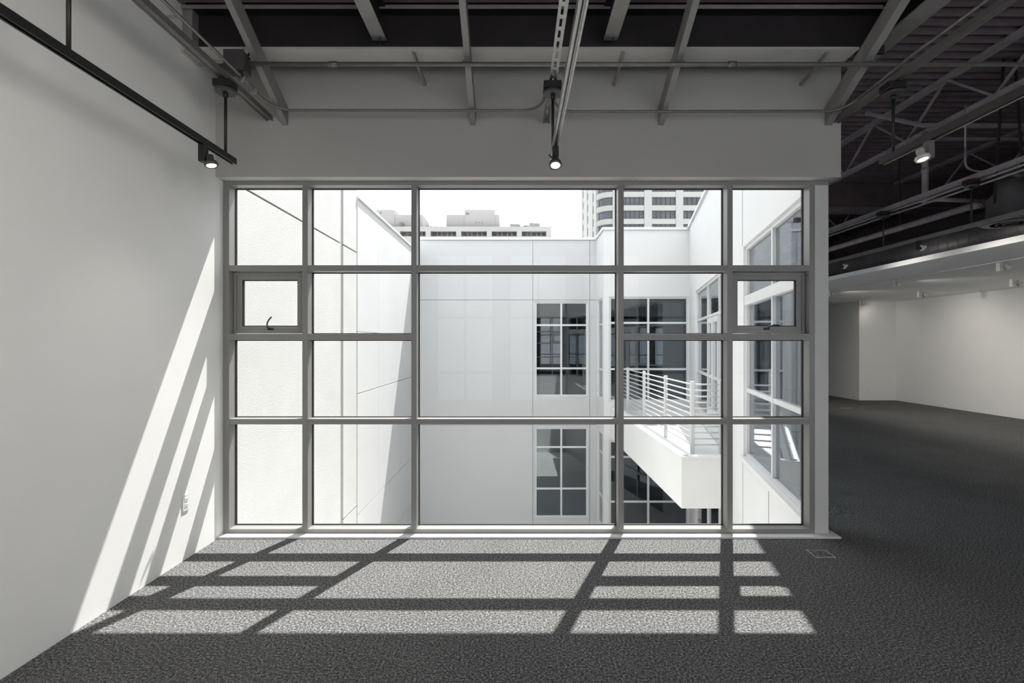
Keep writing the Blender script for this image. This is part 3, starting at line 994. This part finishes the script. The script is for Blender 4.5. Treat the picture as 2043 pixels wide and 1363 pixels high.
spotlight(XS[0], 3.218, TZ - .012, (-1.873, 3.218, 2.628), 0, 'black', 'bronze', 'lit bronze spotlight on the black track by the white wall', TG, 14, (.25, -.1, -1))
spotlight(XS[1], 3.255, TZ - .012, (.232, 3.205, 2.622), 0, 'black', 'bronze', 'lit spotlight at the end of the bright central track', TG, 14, (0, -.45, -1))
spotlight(XS[2], 3.159, TZ - .012, (2.415, 3.14, 2.638), 0, 'conduit', 'lampwhite', 'lit pale spotlight on the track before the open joists', TG, 14, (.12, -.25, -1))
spotlight(XS[3], 6.2, TZ - .012, (4.77, 6.19, 2.655), 0, 'black', 'lampwhite', 'lit spotlight on the track by the duct, nearer one', TG, 36, (.8, -.12, -.55))
spotlight(XS[3], 7.67, TZ - .012, (4.77, 7.66, 2.655), 0, 'black', 'lampwhite', 'lit spotlight on the track by the duct, nearer the window post', TG, 36, (.8, -.12, -.55))
for (y, lab) in ((1.45, 'added wall wash spotlight on the bright central track outside the frame, nearer the window'), (.2, 'added wall wash spotlight on the bright central track outside the frame, nearer the back windows')):
    spotlight(XS[1], y, TZ - .012, (XS[1] - .05, y, 2.628), 0, 'black', 'bronze', lab, TG, 52, (-1, .25, -.42), soft=.4)  # added unseen heads with an oversized soft source to brighten the white wall
MB().tube(arc(Vector((.215, 3.23, 2.66)), Vector((.222, 3.2, 2.645)), Vector((.17, 3.21, 2.70))), .004, 6).build('lamp_cable', 'black', bpy.data.objects['track_spotlight.001'])
SG = 'white spotlights under the soffit'
for (x, y, dx, lab) in ((6.78, 9.5, .07, 'white soffit spotlight in the middle of the soffit seam'), (8.78, 11.5, .07, 'white soffit spotlight close to the long far wall'),
                        (8.80, 9.36, .08, 'white soffit spotlight at the frame edge by the far wall'), (6.74, 11.4, .06, 'white soffit spotlight just beside the window post'),
                        (9.03, 13.9, .06, 'white soffit spotlight above the wall jog'),
                        (8.80, 7.2, .08, 'added white soffit spotlight outside the frame, second along the far wall'), (8.80, 5.0, .08, 'added white soffit spotlight outside the frame, third along the far wall'),
                        (6.78, 7.4, .07, 'added white soffit spotlight outside the frame on the seam')):  # outside-frame heads are unseen additions that wash the far wall
    spotlight(x, y, 2.675, (x + dx + .05, y, 2.60), 0, 'lampwhite', 'lampwhite', lab, SG, 4 if y > 13 else (16 if x > 8 else 100), (.95, .3 if y > 11 else 0, -.9), s=1.25, name='soffit_spotlight')

# conduits and junction box
c1 = thing('electrical_conduit', (-1.83, 3.63, 3.43), 'straight conduit running across under the rafters from the junction box', 'conduit')
MB().tube([(-1.85, 3.60, 3.437), (1.0, 3.61, 3.440), (7.0, 3.63, 3.452)], .0145, 12).build('pipe', 'conduit', c1)
for px in (665, 1460):
    x = at(px, 130, 3.61).x
    MB().tube([(x - .028, 3.605, 3.4395), (x + .028, 3.605, 3.4395)], .019, 12).build('coupling', 'conduit', c1)
for x in (-1.80, -.343, 1.115, 2.415):
    MB().box(x - .03, x + .03, 3.59, 3.63, 3.45, 3.458).build('strap_clamp', 'conduit', c1)
jb = thing('junction_box', (-1.9, 3.6, 3.36), 'square dark junction box hanging under the girder', 'junction box')
MB().box(-1.963, -1.835, 3.53, 3.63, 3.362, 3.492, bev=.003).build('body', 'box', jb)
MB().box(-1.968, -1.83, 3.522, 3.5295, 3.357, 3.497).build('cover_plate', 'box', jb)
MB().tube([(-1.86, 3.62, 3.49), (-1.86, 3.68, ZG)], .007, 8).build('hanger_rod', 'black', jb)
MB().tube([(-1.892, 3.56, 3.365), (-1.892, 3.56, 3.335)] + arc((-1.892, 3.56, 3.328), (-1.844, 3.56, 3.328), (-1.868, 3.56, 3.282), 8) + [(-1.844, 3.56, 3.365)], .0115, 10).build('elbow_pipe', 'conduit', jb)
c2 = thing('bent_conduit', (0, 3.96, 3.286), 'long conduit curving along the header wall from the wall strut to the canopy', 'conduit')
zc = 3.276
p = [(-1.868, -1.0, 3.335), (-1.868, 3.70, 3.335)] + arc((-1.872, 3.76, 3.325), (-1.70, 3.95, zc), (-1.86, 3.93, 3.295), 8) + [(-.1, 3.953, zc)] + arc((.02, 3.953, zc), (.205, 3.93, 3.375), (.19, 3.95, zc), 8)
MB().tube(p, .0095, 10).build('pipe', 'conduit', c2)
MB().box(-1.90, -1.85, 3.72, 3.745, 3.298, 3.33).build('strap_clamp', 'galv', c2)
c3 = thing('bent_conduit', (1.5, 3.96, 3.286), 'conduit curving away from the canopy to the corner rafter', 'conduit')
p = arc((.265, 3.93, 3.375), (.42, 3.953, zc - .008), (.29, 3.95, zc - .005), 8) + [(2.25, 3.953, 3.272)] + arc((2.35, 3.953, 3.272), (2.47, 3.75, 3.30), (2.45, 3.94, 3.275), 6) + [(2.47, 3.3, 3.33), (2.47, 0.0, 3.33)]
MB().tube(p, .0095, 10).build('pipe', 'conduit', c3)
MB().box(.19, .285, 3.90, 3.94, 3.375, 3.40).build('strap_clamp', 'galv', c3)
c4 = thing('wall_conduit', (-1.97, 1.0, 3.31), 'thin conduit beside the strut along the white wall', 'conduit')
MB().tube([(-1.975, -1.0, 3.315), (-1.972, 3.4, 3.315)], .0105, 10).build('pipe', 'conduit', c4)
for y in (2.86, 3.3):
    MB().box(-1.99, -1.855, y - .012, y + .012, 3.296, 3.302).build('strap_clamp', 'galv', c4)

# duct, pipes and the round diffuser above the soffit
XD, ZD, RD = 6.15, 2.935, .185
du = thing('spiral_duct', (XD, 6, ZD - RD), 'round grey spiral duct lying above the soffit edge', 'duct')
MB().tube([(XD, 1.5, ZD), (XD, 17.8, ZD)], RD, 28).build('pipe', 'duct', du)
mb = MB()
y = 1.6
while y < 17.6:
    pts = [(XD + (RD + .001) * math.cos(a), y + .17 * a / (2 * PI), ZD + (RD + .001) * math.sin(a)) for a in [2 * PI * k / 24 for k in range(25)]]
    mb.tube(pts, .0045, 4)
    y += .17
so_ = mb.build('spiral_seam', 'duct', du); so_['kind'] = 'stuff'
for y in (6.16,):
    MB().lathe([(RD + .008, -.02), (RD + .008, .02)], (XD, y, ZD), (0, 1, 0), 28).build('hanger_band', 'steel', du)
    MB().box(XD - .01, XD + .01, y - .012, y + .012, ZD + RD, 4.59).build('hanger_strap', 'steel', du)
bp_ = thing('water_pipe', (5.6, 6.3, 3.18), 'long straight grey pipe running above the duct', 'pipe')
MB().tube([(5.6, 6.31, 3.22), (5.6, 17.8, 3.22)], .042, 14).build('pipe', 'joist', bp_)
MB().lathe([(.052, -.06), (.052, .06)], (5.6, 6.4, 3.22), (0, 1, 0), 14).build('coupling', 'joist', bp_)
for y in (7.7, 9.8):
    MB().tube([(5.6, y, 3.25), (5.6, y, 4.59)], .006, 6).build('hanger_rod', 'steel', bp_)
dp = thing('drop_pipe', (4.89, 6.31, 3.22), 'vertical pipe with elbow dropping to the long grey pipe', 'pipe')
MB().tube([(4.89, 6.31, 4.06), (4.89, 6.31, 3.30)], .034, 14).build('riser', 'joist', dp)
MB().tube([(4.92, 6.31, 3.26), (5.553, 6.31, 3.24)], .026, 12).build('branch', 'joist', dp)
MB().lathe([(0, -.05), (.035, -.04), (.05, 0), (.045, .03), (.04, .05)], (4.89, 6.31, 3.26), n=16).build('elbow', 'joist', dp)
MB().lathe([(.042, -.03), (.042, .03)], (4.89, 6.31, 3.60), n=14).build('collar', 'joist', dp)
c5 = thing('ceiling_conduit', (4.85, 6, 3.24), 'pair of thin conduits running beside the strut along the duct', 'conduit')
for dx, dz in ((.12, 0), (.17, -.03)):
    MB().tube([(4.73 + dx, 2.0, 3.24 + dz), (4.73 + dx, 6.4, 3.24 + dz), (4.73 + dx - .03, 6.9, 3.24 + dz), (4.73 + dx - .03, 12.0, 3.24 + dz)], .012, 8).build('pipe', 'joist', c5)
DX, DY, DZ = 5.36, 5.72, 2.84
df = thing('ceiling_diffuser', (DX, DY, DZ), 'round grey air diffuser with a cone hood above the soffit edge', 'diffuser')
MB().lathe([(.27, .0), (.28, .015), (.24, .04), (.21, .05), (.20, .26), (.12, .36), (.12, .46)], (DX, DY, DZ), n=32).build('hood', 'duct', df)
for r in (.25, .19, .13, .07):
    MB().lathe([(r, -.012), (r - .012, -.016), (r - .03, .004), (r - .02, .006)], (DX, DY, DZ), n=32).build('ring', 'duct', df)
MB().tube(arc((DX, DY, DZ + .44), (XD, DY + .1, ZD + .10), (DX + .05, DY, DZ + .62), 8), .11, 18).build('flexible_neck', 'duct', df)
for (xa, xb, za) in ((-.22, -.12, DZ + .2), (.1, .0, DZ + .3)):
    MB().bar((DX + xa, DY - .05, za), (DX + xb, DY - .05, 4.59), .03, .008).build('hanger_strap', 'steel', df)
hs = thing('hose_loop', (4.9, 5.3, 3.4), 'flexible conduit loop hanging from the joist above the diffuser', 'conduit')
MB().tube([at(1926, 295, 5.6), at(1926, 320, 5.6)] + arc(at(1926, 325, 5.6), at(1955, 342, 5.6), at(1928, 341, 5.6)) + [at(1985, 343, 5.6)], .010, 8).build('hose', 'joist', hs)
MB().tube([at(1926, 295, 5.6), (at(1926, 295, 5.6).x, 5.6, 4.06)], .010, 8).build('riser', 'joist', hs)

# ------------------------------------------------------------------ small fittings
def outlet(loc, face, label):
    """duplex receptacle; face 'x' looks along +X, 'y' looks along -Y"""
    x, y, z = loc
    f = (lambda u, v, w: (x + v, y + u, z + w)) if face == 'x' else (lambda u, v, w: (x + u, y - v, z + w))
    t = thing('wall_outlet', loc, label, 'outlet')
    MB().box(-.035, .035, 0.0005, .007, -.0575, .0575, f=f, bev=.002).build('cover_plate', 'plastic', t)
    for s in (-1, 1):
        r = MB().box(-.017, .017, .0071, .0095, s * .0195 - .014, s * .0195 + .014, f=f, bev=.001).build('receptacle', 'plastic', t)
        sl = MB()
        sl.box(-.008, -.0055, .0096, .0102, s * .0195 - .003, s * .0195 + .006, f=f)
        sl.box(.0055, .008, .0096, .0102, s * .0195 - .003, s * .0195 + .006, f=f)
        sl.box(-.002, .002, .0096, .0102, s * .0195 - .010, s * .0195 - .006, f=f)
        sl.build('slots', 'slot', r)
    sc = MB().lathe([(.003, 0), (.003, .001), (0, .0012)], f(0, .0072, 0), f(0, 1, 0) - Vector(f(0, 0, 0)) if False else ((1, 0, 0) if face == 'x' else (0, -1, 0)), 10)
    sc.build('screw', 'metalplate', t)
outlet((XL, 3.715, .403), 'x', 'white wall outlet in the sun stripes by the window')
outlet((9.49, 14.25, .27), 'y', 'small white outlet on the far wall jog')
fb = thing('floor_box', (2.2, 3.81, 0), 'square metal floor box lid in the carpet by the sill end', 'floor box')
MB().box(2.13, 2.262, 3.745, 3.872, .0005, .004, bev=.001).build('lid', 'carpet', fb)
fr = MB()
fr.box(2.124, 2.130, 3.738, 3.878, .0005, .007); fr.box(2.262, 2.268, 3.738, 3.878, .0005, .005)
fr.box(2.130, 2.262, 3.738, 3.745, .0005, .007); fr.box(2.130, 2.262, 3.872, 3.878, .0005, .005)
fr.build('rim', 'metalplate', fb)
fp = thing('floor_box', (7.8, 12.5, 0), 'long pale floor box lid far off in the dim carpet', 'floor box')
MB().box(7.66, 7.97, 12.42, 12.58, .0005, .004, bev=.001).build('lid', 'duct', fp)
